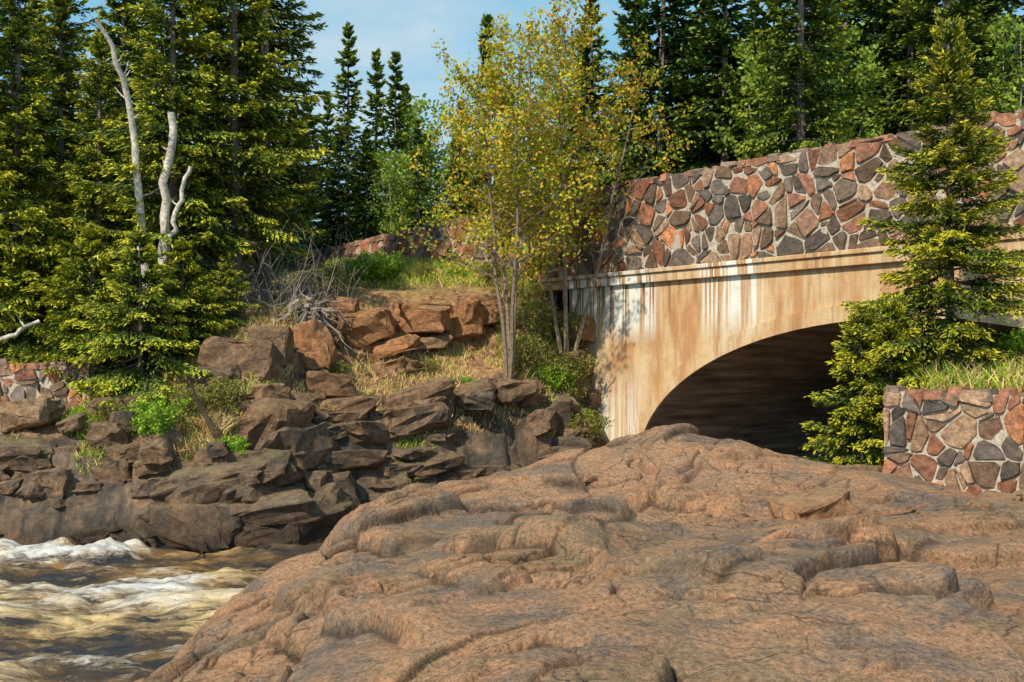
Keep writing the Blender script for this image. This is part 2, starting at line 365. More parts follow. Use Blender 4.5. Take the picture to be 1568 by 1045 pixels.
ledge([(640,910,9.0),(760,925,8.0),(840,905,8.0)],.14,.6)
ledge([(1200,830,9.0),(1330,845,8.6),(1430,825,9.0)],.10,.7)
ledge([(760,800,12.2),(860,815,11.0)],.12,.6)
Z+=.07*fbm(X*.9,Y*.9,3,101)+.022*fbm(X*6,Y*6,4,111)
grid('rock_outcrop',X,Y,Z,MROCK,{'cav':np.maximum(cr1*.95,cr2*.8)},smooth=True)
ZM=Z.copy()
def moundz(x,y): return float(samp(ZM,np.array([x*1.]),np.array([y*1.]),mx0,my0,md,md)[0])
# ---------------------------------------------------------------- ground sheet
g=np.concatenate([-np.geomspace(400,32,24),np.arange(-31,31,.6),np.geomspace(32,400,24)])
X,Y=np.meshgrid(g,np.concatenate([-np.geomspace(60,6,10),np.arange(-5,50,.6),np.geomspace(51,600,26)]))
T=np.clip(TB(np.clip(X,-60,60),np.clip(Y,14,60)),-4.2,3.6)-.45
S_,D_=sd(X,Y)
T=np.where(Y<15,-4.2,T)
T=np.where((S_>-6)&(D_<.5),-4.2,T)
T=np.where((Y<14)&(X>8.6)&(D_<-4),-1.7,T)
beh=(D_>=.5);ch=1-sst(6.2,7.5,np.abs(S_-.8))
zb=3.0*(1-ch)-4.2*ch+sst(15,60,D_)*2*(1-ch)
T=np.where(beh&(S_>-9),zb,T)
T=np.where(beh&(S_>-9)&(D_<1.2)&(S_<7),-4.2,T)
far=sst(55,120,np.hypot(X,Y-20));T=T*(1-far)+far*np.where(Y>15,5+4*fbm(X*.02,Y*.02,3,7),-4.2+ 0*X)
T=T+.2*fbm(X*.5,Y*.5,3,9)*(T>0)
grid('ground',X,Y,T,MFLOOR)
# ---------------------------------------------------------------- water
xs=np.concatenate([np.arange(-40,-14,1.),np.arange(-14,1,.06),np.arange(1,26,.5)])
ys=np.concatenate([np.arange(-8,8,1.),np.arange(8,20,.05),np.arange(20,46,.5)])
X,Y=np.meshgrid(xs,ys)
near=sst(7,9,Y)*(1-sst(18.5,20,Y))
w=fbm(X*.7+.3*Y,Y*1.6,5,201);w2=fbm(X*2.2,Y*4.5,4,211)
fall=np.exp(-((Y-16.5-.25*np.sin(X*.9))/.6)**2)*sst(-5.7,-6.6,X)
Zw=W+near*(.22*w+.12*w2)+.12*fall*(.5+1.5*w2)
band=np.exp(-((Y-12.4+.10*X)/1.6)**2)
foam=.66*band+.85*fall+1.0*np.maximum(w,0)*near+.08*near-.08+.6*w2*near
foam+=.3*np.exp(-((Y-10.5)/.6)**2)*sst(-4,-5,X)
foam-=.5*sst(-4.8,-3.8,X)*sst(13.5,14.5,Y)+.25*np.exp(-((Y-15.3)/.35)**2)
grid('river_water',X,Y,Zw,MWAT,{'foam':foam})
# ---------------------------------------------------------------- bridge
br=empty('stone_arch_bridge',(BX,BY,0),BROT)
S0,S1,DW=-7.7,13.,12.5
AC,AA,AB,AH=.8,6.2,-2.2,3.25
def arc(a,h,n=48,r0=0,r1=math.pi):
    th=np.linspace(r1,r0,n);return [(AC+a*math.cos(t),AB+h*math.sin(t)) for t in th]
def bm_obj(name,fn,mats,parent=None):
    bm=bmesh.new();fn(bm);bmesh.ops.recalc_face_normals(bm,faces=bm.faces)
    me=bpy.data.meshes.new(name);bm.to_mesh(me);bm.free()
    for q in mats: me.materials.append(q)
    return link(bpy.data.objects.new(name,me),parent)
def f_sp(bm):
    a=[(AC-AA,-4.5)]+arc(AA,AH)+[(AC+AA,-4.5)]
    top=2.12
    for y in (0,DW):
        vb=[bm.verts.new((p[0],y,p[1])) for p in a];vt=[bm.verts.new((p[0],y,top)) for p in a]
        for i in range(1,len(a)-2): bm.faces.new((vb[i],vb[i+1],vt[i+1],vt[i]))
        l=[bm.verts.new((S0,y,-4.5)),bm.verts.new((S0,y,top))];r=[bm.verts.new((S1,y,-4.5)),bm.verts.new((S1,y,top))]
        bm.faces.new((l[0],vb[0],vb[1],vt[1],l[1]));bm.faces.new((vb[-1],r[0],r[1],vt[-2],vb[-2]))
    q=[bm.verts.new(c) for c in ((S0,0,-4.5),(S0,DW,-4.5),(S0,DW,top),(S0,0,top))];bm.faces.new(q)
bm_obj('spandrel_walls',f_sp,[MCONC],br)
def f_bar(bm):
    a=[(AC-AA,-4.5)]+arc(AA,AH)+[(AC+AA,-4.5)]
    prev=None
    for p in a:
        c=[bm.verts.new((p[0],y,p[1])) for y in np.linspace(0,DW,6)]
        if prev:
            for i in range(5): bm.faces.new((prev[i],prev[i+1],c[i+1],c[i]))
        prev=c
bm_obj('arch_barrel',f_bar,[MBAR],br)
def f_ring(bm):
    a=arc(AA-.002,AH-.002,60);b=arc(AA+.34,AH+.34,60);y=-.06
    A=[[bm.verts.new((p[0],yy,p[1])) for yy in (y,.02)] for p in a];Bv=[[bm.verts.new((p[0],yy,p[1])) for yy in (y,-.001)] for p in b]
    for i in range(len(a)-1):
        bm.faces.new((A[i][0],A[i+1][0],Bv[i+1][0],Bv[i][0]));bm.faces.new((A[i][0],A[i][1],A[i+1][1],A[i+1][0]));bm.faces.new((Bv[i][0],Bv[i+1][0],Bv[i+1][1],Bv[i][1]))
bm_obj('arch_ring',f_ring,[MCONC],br)
def box(bm,x0,x1,y0,y1,z0,z1):
    r=bmesh.ops.create_cube(bm,size=1)
    for v in r['verts']: v.co=Vector(((x0+x1)/2+v.co.x*(x1-x0),(y0+y1)/2+v.co.y*(y1-y0),(z0+z1)/2+v.co.z*(z1-z0)))
def f_cor(bm):
    for i in range(8):
        a=-8.6+i*2.7;box(bm,a,a+2.69,-.13,.5,2.123,2.34)
        box(bm,a,a+2.69,-.19,.5,2.343,2.44)
o=bm_obj('cornice',f_cor,[MCONC],br);bv=o.modifiers.new('b','BEVEL');bv.width=.015;bv.segments=2
bm_obj('road_deck',lambda bm:box(bm,-30,14,.5,DW-.5,3.0,3.35),[MASPH],br)
# ---- rubble walls
PAL=np.array([(.36,.155,.09),(.28,.13,.08),(.18,.145,.125),(.12,.10,.09),(.20,.13,.085),(.34,.22,.14),(.46,.20,.10),(.15,.11,.085),(.28,.16,.105),(.28,.185,.125),(.15,.125,.11),(.32,.145,.09)])
def clip(poly,nx,nz,c):
    out=[];n=len(poly)
    for i in range(n):
        a=poly[i];b=poly[(i+1)%n];da=nx*a[0]+nz*a[1]-c;db=nx*b[0]+nz*b[1]-c
        if da<=0: out.append(a)
        if (da<0)!=(db<0):
            t=da/(da-db);out.append((a[0]+(b[0]-a[0])*t,a[1]+(b[1]-a[1])*t))
    return out
def rubble(name,L,zb,zt,thick,parent,sx=.30,sz=.36,seed=1,mort=.028,jt=.06):
    r=random.Random(seed)
    nxn=int(L/sx)+3;zlo=min(zb);zhi=max(zt);nzn=int((zhi-zlo)/sz)+3
    sds={}
    for i in range(-1,nxn):
        for j in range(-1,nzn):
            sds[i,j]=((i+.5*(j%2)+.5+r.uniform(-.5,.5))*sx,zlo+(j+.5+r.uniform(-.5,.5))*sz,r.uniform(-.6,.6)*sx*sz)
    V=[];Fc=[];C=[]
    tn=(zt[1]-zt[0])/L;bn=(zb[1]-zb[0])/L
    for (i,j),(cx,cz,wc) in sds.items():
        poly=[(cx-2,cz-2),(cx+2,cz-2),(cx+2,cz+2),(cx-2,cz+2)]
        for di in range(-3,4):
            for dj in range(-3,4):
                if (di or dj) and (i+di,j+dj) in sds:
                    ox,oz,wo=sds[i+di,j+dj];dx,dz=ox-cx,oz-cz;l=math.hypot(dx,dz)+1e-6
                    nx,nz=dx/l,dz/l
                    poly=clip(poly,nx,nz,(ox*ox+oz*oz-cx*cx-cz*cz+wc-wo)/(2*l)-mort*r.uniform(.25,1.0))
                    if len(poly)<3:break
            if len(poly)<3:break
        if len(poly)<3: continue
        l=math.hypot(1,tn);jj=r.uniform(0,jt)
        poly=clip(poly,-tn/l,1/l,(zt[0]+jj)/l)
        l=math.hypot(1,bn);poly=clip(poly,bn/l,-1/l,-(zb[0]+.01)/l) if len(poly)>2 else poly
        poly=clip(poly,-1,0,-.01) if len(poly)>2 else poly
        poly=clip(poly,1,0,L-.01) if len(poly)>2 else poly
        if len(poly)<3: continue
        area=abs(sum(poly[k][0]*poly[(k+1)%len(poly)][1]-poly[(k+1)%len(poly)][0]*poly[k][1] for k in range(len(poly))))/2
        if area<.0025: continue
        polys=[poly]
        if area>.7*sx*sz and r.random()<.7:
            mx=sum(p[0] for p in poly)/len(poly);mz=sum(p[1] for p in poly)/len(poly);an=r.uniform(-.7,.7)+(1.57 if r.random()<.35 else 0)
            nx,nz=math.cos(an),math.sin(an);c0=nx*mx+nz*mz+r.uniform(-.25,.25)*sx
            polys=[clip(poly,nx,nz,c0-mort*.6),clip(poly,-nx,-nz,-(c0+mort*.6))]
        for poly in polys:
            if len(poly)<3: continue
            mx=sum(p[0] for p in poly)/len(poly);mz=sum(p[1] for p in poly)/len(poly)
            pp=[]
            # chamfer the corners so stones read as weathered fieldstone
            n0=len(poly)
            for k in range(n0):
                a=poly[k];p_=poly[k-1];b=poly[(k+1)%n0]
                if math.hypot(a[0]-b[0],a[1]-b[1])<.012: continue
                q1=r.uniform(.08,.24);q2=r.uniform(.08,.24)
                pp.append((a[0]+(p_[0]-a[0])*q1+r.uniform(-.012,.012),a[1]+(p_[1]-a[1])*q1+r.uniform(-.012,.012)))
                pp.append((a[0]+(b[0]-a[0])*q2+r.uniform(-.012,.012),a[1]+(b[1]-a[1])*q2+r.uniform(-.012,.012)))
            n=len(pp)
            if n<4: continue
            e=r.uniform(.015,.08);tx=r.uniform(-.22,.22);tz=r.uniform(-.22,.22)
            base=len(V);col=np.array(PAL[r.randrange(len(PAL))])*r.uniform(.6,1.3)
            for sc_,dp in ((1.,.03),(.98,-e*.8),(.90,-e)):
                for p in pp:
                    x=mx+(p[0]-mx)*sc_;z=mz+(p[1]-mz)*sc_
                    V.append((x,dp+((x-mx)*tx+(z-mz)*tz if dp<0 else 0)+(r.uniform(-.01,.01) if dp<0 else 0),z));C.append(col)
            for ring in range(2):
                for k in range(n):
                    a=base+ring*n+k;b=base+ring*n+(k+1)%n;Fc.append((a,b,b+n,a+n))
            Fc.append(tuple(base+2*n+k for k in range(n)))
    me=bpy.data.meshes.new(name);me.from_pydata(V,[],Fc);me.materials.append(MSTONE)
    at=me.attributes.new('col','FLOAT_COLOR','POINT');at.data.foreach_set('color',np.c_[np.array(C),np.ones(len(C))].astype(np.float32).ravel())
    me.update();o=link(bpy.data.objects.new('face_stones',me),parent)
    bm=bmesh.new();bm.from_mesh(me);bmesh.ops.recalc_face_normals(bm,faces=bm.faces);bm.to_mesh(me);bm.free()
    return o
def core(L,zb,zt,thick,parent,name='mortar_core'):
    def f(bm):
        n=int(L/.25)+1;rr=random.Random(5)
        c=[]
        for i in range(n+1):
            t=i/n;x=L*t;b=zb[0]+(zb[1]-zb[0])*t;q=zt[0]+(zt[1]-zt[0])*t+rr.uniform(-.01,.03)
            c.append([bm.verts.new(p) for p in ((x,0,b),(x,0,q),(x,thick,q+rr.uniform(-.03,.03)),(x,thick,b))])
        for i in range(n):
            for k in range(4): bm.faces.new((c[i][k],c[i][(k+1)%4],c[i+1][(k+1)%4],c[i+1][k]))
        bm.faces.new(c[0]);bm.faces.new(c[-1])
    return bm_obj(name,f,[MMORT],parent)
def coping(L,z,thick,parent,seed):
    r=random.Random(seed);V=[];Fc=[];C=[]
    x=0
    while x<L:
        w=r.uniform(.2,.6);h=r.uniform(.04,.13);zz=z[0]+(z[1]-z[0])*min(1,x/L)
        b0=len(V);y0=-r.uniform(.0,.06)
        col=np.array(((.42,.19,.12),(.34,.155,.10),(.32,.23,.17),(.22,.17,.14))[r.randrange(4)])*r.uniform(.7,1.1)
        for a,b_,c_ in ((0,y0,-.08),(w-.03,y0,-.08),(w-.03,thick,-.06),(0,thick,-.06),(.03,y0+.03,h*r.uniform(.6,1)),(w-.07,y0+.03,h*r.uniform(.5,1)),(w-.07,thick-.05,h),(.03,thick-.05,h)):
            V.append((x+a,b_,zz+c_+.0));C.append(col)
        for q in ((0,1,2,3),(4,5,6,7),(0,1,5,4),(1,2,6,5),(2,3,7,6),(3,0,4,7)): Fc.append(tuple(b0+k for k in q))
        x+=w
    o=link(bpy.data.objects.new('coping_stones',qmesh('coping_stones',V,Fc,{'col':np.array(C)},[MSTONE])),parent)
    bm=bmesh.new();bm.from_mesh(o.data);bmesh.ops.recalc_face_normals(bm,faces=bm.faces);bm.to_mesh(o.data);bm.free()
def wall(name,x,y,rz,L,zb,zt,thick,sx,sz,seed,parent=None,mort=.028,cope=True):
    e=empty(name,(x,y,0),rz)
    if parent: e.parent=parent
    rubble(name,L,zb,zt,thick,e,sx,sz,seed,mort);core(L,zb,zt,thick,e)
    if cope: coping(L,zt,thick,e,seed)
    return e
wall('front_parapet',-8.6,0,0,21.6,(2.443,2.443),(4.55,4.62),.45,.32,.42,3,br,.032)
wall('rear_parapet',-8.6,DW-.4,0,21.6,(2.3,2.3),(4.55,4.62),.4,.6,.6,4,br,.03)
wall('stone_wall',BX+SX*(-25)+.05*NX,BY+SY*(-25)+.05*NY,BROT,16.35,(2.4,1.8),(3.95,4.55),.45,.4,.38,8,None,.03)
dx,dy=6.9-5.2,12.35-13.9;Lw=math.hypot(dx,dy)
wall('stone_wall',5.2,13.9,math.atan2(dy,dx),Lw,(-1.7,-1.8),(-.29,-.32),.4,.26,.32,21,None,.018)
wall('stone_wall',-11.9,20.3,math.atan2(-.35,3.1),3.5,(-1.0,-1.1),(.2,.1),.35,.3,.28,31,None,.024)
xs=np.arange(5.0,13,.08);ys=np.arange(9.5,19,.08);X,Y=np.meshgrid(xs,ys)
nx_,ny_=-dy/Lw,dx/Lw
wd=(X-5.2)*nx_+(Y-13.9)*ny_
al=(X-5.2)*dx/Lw+(Y-13.9)*dy/Lw
S_,D_=sd(X,Y)
Zg=-.38+.30*sst(.2,1.6,wd)+.35*sst(1.2,4,al)+.08*fbm(X*2,Y*2,4,77)
k=sst(.1,.3,wd)*sst(.1,.45,X-5.2-.36*(Y-13.9))*(1-sst(-2.6,-1.4,D_))
Zg=Zg*k-3.2*(1-k)
grid('grassy_bank',X,Y,Zg,MFLOOR,keep=(k>.01))
def gbz(x,y): return float(samp(Zg,np.array([x*1.]),np.array([y*1.]),5.0,9.5,.08,.08)[0])
# ---------------------------------------------------------------- boulders
def hull(c,s,rnd,rz=0,kind=0,bev=.03,tx=0,ty=0):
    b2=bmesh.new()
    if kind:
        for sx_ in (-1,1):
            for sy_ in (-1,1):
                for sz_ in (-1,1):
                    b2.verts.new(Vector((sx_*rnd.uniform(.4,1),sy_*rnd.uniform(.4,1),sz_*rnd.uniform(.55,1))))
        for i in range(6): b2.verts.new((rnd.uniform(-1.15,1.15),rnd.uniform(-1.1,1.1),rnd.uniform(-.9,1.05)))
    else:
        for i in range(13):
            b2.verts.new(Vector((rnd.gauss(0,1),rnd.gauss(0,1),rnd.gauss(0,1))).normalized()*rnd.uniform(.85,1.1))
    bmesh.ops.convex_hull(b2,input=b2.verts[:])
    for v in [v for v in b2.verts if not v.link_faces]: b2.verts.remove(v)
    bmesh.ops.dissolve_limit(b2,angle_limit=.25,verts=b2.verts,edges=b2.edges)
    bmesh.ops.bevel(b2,geom=b2.edges[:],offset=bev*2,segments=2,affect='EDGES',profile=.5)
    bmesh.ops.triangulate(b2,faces=[f for f in b2.faces if len(f.verts)>4])
    if max(s)>.14:
        bmesh.ops.subdivide_edges(b2,edges=[e for e in b2.edges if e.calc_length()>.45],cuts=2,use_grid_fill=True)
        of=Vector((rnd.uniform(0,90),rnd.uniform(0,90),0))
        for v in b2.verts:
            n=mnoise.noise_vector(v.co*1.6+of)*.22+mnoise.noise_vector(v.co*4.+of)*.10
            v.co+=n
    bmesh.ops.transform(b2,matrix=Matrix.Translation(c)@Matrix.Rotation(rz,4,'Z')@Matrix.Rotation(tx,4,'X')@Matrix.Rotation(ty,4,'Y')@Matrix.Diagonal((*s,1)),verts=b2.verts)
    vs=[tuple(v.co) for v in b2.verts];b2.verts.ensure_lookup_table();b2.verts.index_update();fs=[[v.index for v in f.verts] for f in b2.faces];b2.free()
    return vs,fs
def rocks(name,items,seed):
    rnd=random.Random(seed);V=[];Fc=[];C=[]
    for c,s,rz,col,kd in items:
        vs,fs=hull(Vector(c),s,rnd,rz,kd,.06,rnd.uniform(-.2,.2),rnd.uniform(-.28,.06))
        o=len(V);V+=vs;Fc+=[tuple(i+o for i in f) for f in fs];C+=[col]*len(vs)
    me=bpy.data.meshes.new(name);me.from_pydata(V,[],Fc);me.materials.append(MBOULD)
    at=me.attributes.new('col','FLOAT_COLOR','POINT');at.data.foreach_set('color',np.c_[np.array(C),np.ones(len(C))].astype(np.float32).ravel())
    return link(bpy.data.objects.new(name,me))
rnd=random.Random(11);it=[]
def rk(u,v,Y,sx,sy,sz,col,z=None):
    x,y,zz=P(u,v,Y);it.append(((x,y,zz if z is None else z),(sx,sy,sz),rnd.uniform(-.5,.5),col,1))
GR=(.11,.09,.075);BRN=(.21,.14,.095);TAN=(.32,.22,.14);RUS=(.37,.18,.085)
for q in ((40,635,18.9,.7,.4,.3,TAN),(110,650,18.6,.3,.25,.16,BRN),(190,645,18.4,.35,.3,.25,GR),(245,690,18,.3,.3,.2,BRN),(335,688,18,.22,.2,.15,GR),
          (370,560,19.9,.8,.6,.5,BRN),(475,535,21.3,.4,.35,.6,RUS),(420,540,20.3,.45,.4,.5,BRN),(330,585,19.6,.5,.4,.35,GR),
          (560,500,23,.7,.5,.45,RUS),(640,490,23.7,.85,.5,.38,RUS),(605,530,23,.6,.4,.22,RUS),(700,500,24.3,.8,.5,.45,RUS),(750,480,24.7,.5,.5,.3,RUS),(820,500,25,.6,.4,.4,BRN),(880,500,25,.5,.4,.4,RUS),(870,560,24.5,.5,.4,.4,BRN),
          (780,600,22.6,.6,.4,.3,BRN),(735,610,22.0,.4,.4,.25,GR),(850,640,23.4,.5,.4,.5,GR),(870,690,23.2,.6,.4,.4,GR),(530,470,23.2,.4,.3,.25,RUS),(660,525,23.6,.5,.3,.2,BRN)):
    rk(*q)
def addcl(n,lo,hi,s0,s1):
    for i in range(n):
        j,k=CI[rnd.randrange(len(CI))];x=X0+k*DX;y=Y0+j*DY;z=ZB[j,k]
        if not(lo<z<hi): continue
        u=784+F*x/y
        if u<-120 or u>930: continue
        s=s0+(s1-s0)*rnd.random()**1.5
        t=np.clip((z+1.1+rnd.uniform(-.3,.3))/1.5,0,1)
        col=(np.array(GR)*.65+np.array(BRN)*.35)*(1-t)+(np.array(RUS)*.6+np.array(BRN)*.4)*t
        gxx=float(bankz(x+.3,y)[0]-bankz(x-.3,y)[0]);gyy=float(bankz(x,y+.3)[0]-bankz(x,y-.3)[0])
        rz=math.atan2(gyy,gxx)-math.pi/2+rnd.uniform(-.4,.4)
        it.append(((x,y,z-s*.32),(s*rnd.uniform(1.,2.3),s*rnd.uniform(.8,1.2),s*rnd.uniform(.42,.85)),rz,tuple(col*rnd.uniform(.75,1.2)),1))
addcl(380,-3.1,-.6,.15,.62);addcl(210,-.8,1.9,.10,.45)
for i in range(200):
    u=rnd.uniform(0,880);Y=rnd.uniform(17.5,24);x=(u-784)/F*Y;z=float(bankz(x,Y)[0])
    if z<-2.9 or z>1.8: continue
    s=rnd.uniform(.04,.16)
    col=np.array(rnd.choice((GR,BRN,TAN,RUS,BRN)))*rnd.uniform(.7,1.1)
    it.append(((x,Y,z+s*.1),(s*rnd.uniform(.8,1.5),s,s*rnd.uniform(.5,.9)),rnd.uniform(0,3),tuple(col),0))
rocks('bank_boulders',it,4)
it=[]
x,y,z=P(1250,795,10.6);it.append(((x,y,moundz(x,y)+.06),(.52,.38,.26),.3,(.38,.20,.11),1))
for u,v,Y,s in ((905,745,13.2,.1),(1540,765,11.9,.16),(1566,745,12.2,.2),(1500,775,11.6,.1),(700,905,8.7,.07),(1085,1000,6.0,.12)):
    x,y,z=P(u,v,Y);it.append(((x,y,moundz(x,y)+s*.1),(s*1.3,s,s*.6),rnd.uniform(0,3),(.36,.21,.13),1))
rocks('outcrop_boulders',it,9)
# ---------------------------------------------------------------- trees
def spruce(name,H,R,seed,nb,cb=.06,ql=.12,qw=.035,st=.09,Qn=7,dead=12,pal=None,wh=.36,upt=.0,power=.8,tb=-.15):
    r=np.random.default_rng(seed);b=Bd()
    c0,c1,c2=[np.array(c) for c in pal]
    zs=np.linspace(0,H,12);sw=np.cumsum(r.normal(0,.012*H/10,(12,2)),0)
    tr=np.c_[sw,zs];b.tube(tr,.013*H*(1-zs/H)**.9+.012,7,(.24,.19,.16))
    for i in range(nb):
        f=(i+r.random())/nb;f=cb+(1-cb)*f;h=f*H;h=round(h/wh)*wh+r.normal(0,.09)
        h=min(max(h,.1),H*.985);f=h/H
        L=R*((1-f)**power)*(.5+.7*r.random())
        if f<cb+.1: L*=.8
        L=max(L,.14);az=i*2.399+r.normal(0,.5)
        el=-.25+1.1*f**2+r.normal(0,.12)+upt;dh=np.array([math.cos(az),math.sin(az)])
        x0=np.array([np.interp(h,zs,tr[:,0]),np.interp(h,zs,tr[:,1])])
        def Pt(t): return np.stack([x0[0]+dh[0]*L*t,x0[1]+dh[1]*L*t,h+L*(math.tan(el)*t-.22*t*t+.18*t**3)],-1)
        tt=np.linspace(0,1,4);b.tube(Pt(tt),.008+.011*L*(1-tt),3,(.16,.13,.11))
        m_=max(4,int(L/st));t=np.linspace(.2,1,m_)+r.normal(0,.02,m_);t=np.clip(t,.12,1.02);t=np.repeat(t,2)
        sg=np.tile([1,-1],m_)
        p=Pt(t);tz=math.tan(el)-.44*t+.54*t*t
        tan=np.stack([np.full_like(t,dh[0]),np.full_like(t,dh[1]),tz],-1);side=np.array([-dh[1],dh[0],0])
        td=tan*(.6+.25*t[:,None])+side[None]*(sg*(.8-.3*t))[:,None]+r.normal(0,.13,(len(t),3));td[:,2]-=.14
        td/=np.linalg.norm(td,axis=1)[:,None]
        tl=(.42*L*(1-t*.95)**.7+.12)*r.uniform(.6,1.15,len(t));tl=np.minimum(tl,.85)
        q=(np.arange(Qn)+.5)/Qn
        pos=p[:,None]+td[:,None]*(tl[:,None]*q[None])[...,None]
        pos[:,:,2]-=.18*tl[:,None]*q[None]**2
        pos+=r.normal(0,.022,pos.shape)
        pos=pos.reshape(-1,3);n=len(pos)
        d=np.repeat(td,Qn,0)+r.normal(0,.30,(n,3));d[:,2]-=.12
        nr=np.array([-.2,-.35,.9])+r.normal(0,.5,(n,3))
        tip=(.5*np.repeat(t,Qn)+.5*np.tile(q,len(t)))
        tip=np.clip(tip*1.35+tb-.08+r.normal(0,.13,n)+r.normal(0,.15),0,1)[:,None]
        col=np.where(tip<.5,c0+(c1-c0)*tip*2,c1+(c2-c1)*(tip*2-1))  # shaded bough interior and sunlit tips painted into the needle colour
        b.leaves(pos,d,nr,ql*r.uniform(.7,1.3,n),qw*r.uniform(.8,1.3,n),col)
    for i in range(dead):
        h=r.uniform(.03,cb+.08)*H;az=r.uniform(0,6.28);L=r.uniform(.4,1.4)*R*.4
        tt=np.linspace(0,1,5);pp=np.stack([np.cos(az)*L*tt,np.sin(az)*L*tt,h-.25*L*tt+.1*np.sin(tt*4+az)*L],-1)
        b.tube(pp,.012*(1-tt)+.003,3,(.28,.24,.21))
        for k in range(5):
            a=pp[1+k%4];dd=r.normal(0,.22,3);b.tube(np.stack([a,a+dd*.5,a+dd]),[.006,.004,.002],3,(.28,.24,.21))
    return b.mesh(name,[MBARK,MNEED])
def decid(name,H,seed,stems=3,spread=1.6,lf=9,ls=.07,pal=((.34,.42,.03),(.52,.48,.035),(.58,.37,.035)),bark=(.25,.19,.14),nbr=20,t0=.28,lean=.5,r0=.05,sub=6,sc_=.07):
    r=np.random.default_rng(seed);b=Bd();pal=np.array(pal)
    for s in range(stems):
        az=s*6.28/stems+r.normal(0,.4);hs=H*(r.uniform(.75,1.) if s else 1.);k=9;t=np.linspace(0,1,k)
        ln=lean*spread*r.uniform(.4,1)*(0.35 if s==0 and stems>1 else 1)
        wob=np.cumsum(r.normal(0,.06*H/8,(k,2)),0)*.7;wob-=wob[0]
        pth=np.c_[np.cos(az)*(ln*t**1.1+.06)+wob[:,0],np.sin(az)*(ln*t**1.1+.06)+wob[:,1],hs*t]
        rr=r0*(1-t)**.8+.006;b.tube(pth,rr,6,bark)
        for i in range(nbr):
            f=t0+(1-t0)*(i+r.random())/nbr;f=min(f,.99);p0=np.array([np.interp(f,t,pth[:,j]) for j in range(3)])
            a=i*2.4+r.normal(0,.5);el=r.uniform(.2,.9);L=spread*(.80*(1-f)**.6+.22)*r.uniform(.5,1.2)
            q=np.linspace(0,1,5);d=np.array([math.cos(a)*math.cos(el),math.sin(a)*math.cos(el),math.sin(el)])
            bp_=p0+d[None]*(L*q)[:,None]+np.c_[np.cumsum(r.normal(0,.03*L,(5,2)),0),.12*L*q**2];bp_[0]=p0
            b.tube(bp_,r0*.32*(1-f*.6)*(1-q)+.003,4,bark)
            for j in range(sub):
                g=r.uniform(.25,1);p1=np.array([np.interp(g,q,bp_[:,c]) for c in range(3)])
                dd=d+r.normal(0,.6,3);dd/=np.linalg.norm(dd);l2=L*r.uniform(.18,.4)
                b.tube(np.stack([p1,p1+dd*l2*.5,p1+dd*l2]),[.005,.0035,.002],3,bark)
                n=max(2,int(lf*r.uniform(.3,1.6)))
                c=p1+dd[None]*(l2*r.uniform(.1,1.15,n))[:,None]+r.normal(0,sc_,(n,3))
                w=r.random((n,1));cc=pal[r.integers(0,len(pal),n)]*(.75+.5*w)*r.uniform(.7,1.2)
                b.leaves(c,r.normal(0,1,(n,3)),r.normal(0,1,(n,3))+np.array([-.5,-.7,.8]),ls*r.uniform(.7,1.3,n),ls*.75*r.uniform(.7,1.2,n),cc)
    return b.mesh(name,[MBARK,MLEAF])
def bz(x,y): return float(bankz(x,y)[0])
def gz(x,y):
    if -16<x<4.5 and 15.4<y<34: return bz(x,y)
    return float(np.clip(TB(np.array([max(-60,min(60,x))*1.]),np.array([min(60,y)*1.])),-4,3.4)[0])-.3
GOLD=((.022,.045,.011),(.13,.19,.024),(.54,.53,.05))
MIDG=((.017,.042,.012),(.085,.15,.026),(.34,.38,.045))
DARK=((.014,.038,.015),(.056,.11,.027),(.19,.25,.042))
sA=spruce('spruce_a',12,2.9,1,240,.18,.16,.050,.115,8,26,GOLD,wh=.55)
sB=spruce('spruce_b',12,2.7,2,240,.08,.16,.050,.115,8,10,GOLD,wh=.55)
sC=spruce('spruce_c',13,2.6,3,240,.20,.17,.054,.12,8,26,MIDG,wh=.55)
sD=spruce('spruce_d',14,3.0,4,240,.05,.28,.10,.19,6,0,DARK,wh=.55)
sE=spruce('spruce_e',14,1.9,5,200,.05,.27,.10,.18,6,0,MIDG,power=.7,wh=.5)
def tree(me,name,u,Y,s,rz,z=None,parent=None,tilt=(0,0)):
    x=(u-784)/F*Y
    return place(me,name,(x,Y,(gz(x,Y)-.1) if z is None else z),rz,s,parent,tilt)
for me,u,Y,s,rz in ((sA,265,22.0,.82,.3),(sA,360,23.0,.92,2.0),(sB,25,22.8,.75,1.0),(sB,-80,21.8,.95,3.3),(sB,150,23.0,.60,.5),(sC,405,25.6,.98,2.6),(sB,95,24.5,.74,5.5),
  (sB,95,29,.95,1.5),(sD,210,31,.85,.5),(sD,310,30,.95,.1),(sD,400,33,.70,.8),(sD,20,34,1.05,3.),(sD,450,36,.5,5.),(sC,190,26,.85,1.)):
    tree(me,'spruce_tree',u,Y,s,rz)
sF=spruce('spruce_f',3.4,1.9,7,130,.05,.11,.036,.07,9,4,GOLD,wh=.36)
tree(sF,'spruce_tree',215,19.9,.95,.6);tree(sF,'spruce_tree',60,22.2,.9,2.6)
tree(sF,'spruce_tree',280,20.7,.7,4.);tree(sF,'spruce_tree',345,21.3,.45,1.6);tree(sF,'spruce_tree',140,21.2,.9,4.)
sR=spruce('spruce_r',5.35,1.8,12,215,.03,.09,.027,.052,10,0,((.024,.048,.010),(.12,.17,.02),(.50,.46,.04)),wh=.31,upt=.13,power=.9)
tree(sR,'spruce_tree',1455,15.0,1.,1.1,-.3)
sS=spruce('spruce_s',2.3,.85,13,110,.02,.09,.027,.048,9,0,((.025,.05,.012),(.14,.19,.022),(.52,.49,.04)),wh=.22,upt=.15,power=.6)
tree(sS,'spruce_tree',1318,15.2,1.,0,-1.6);tree(sS,'spruce_tree',1365,14.6,.72,2,-.75);
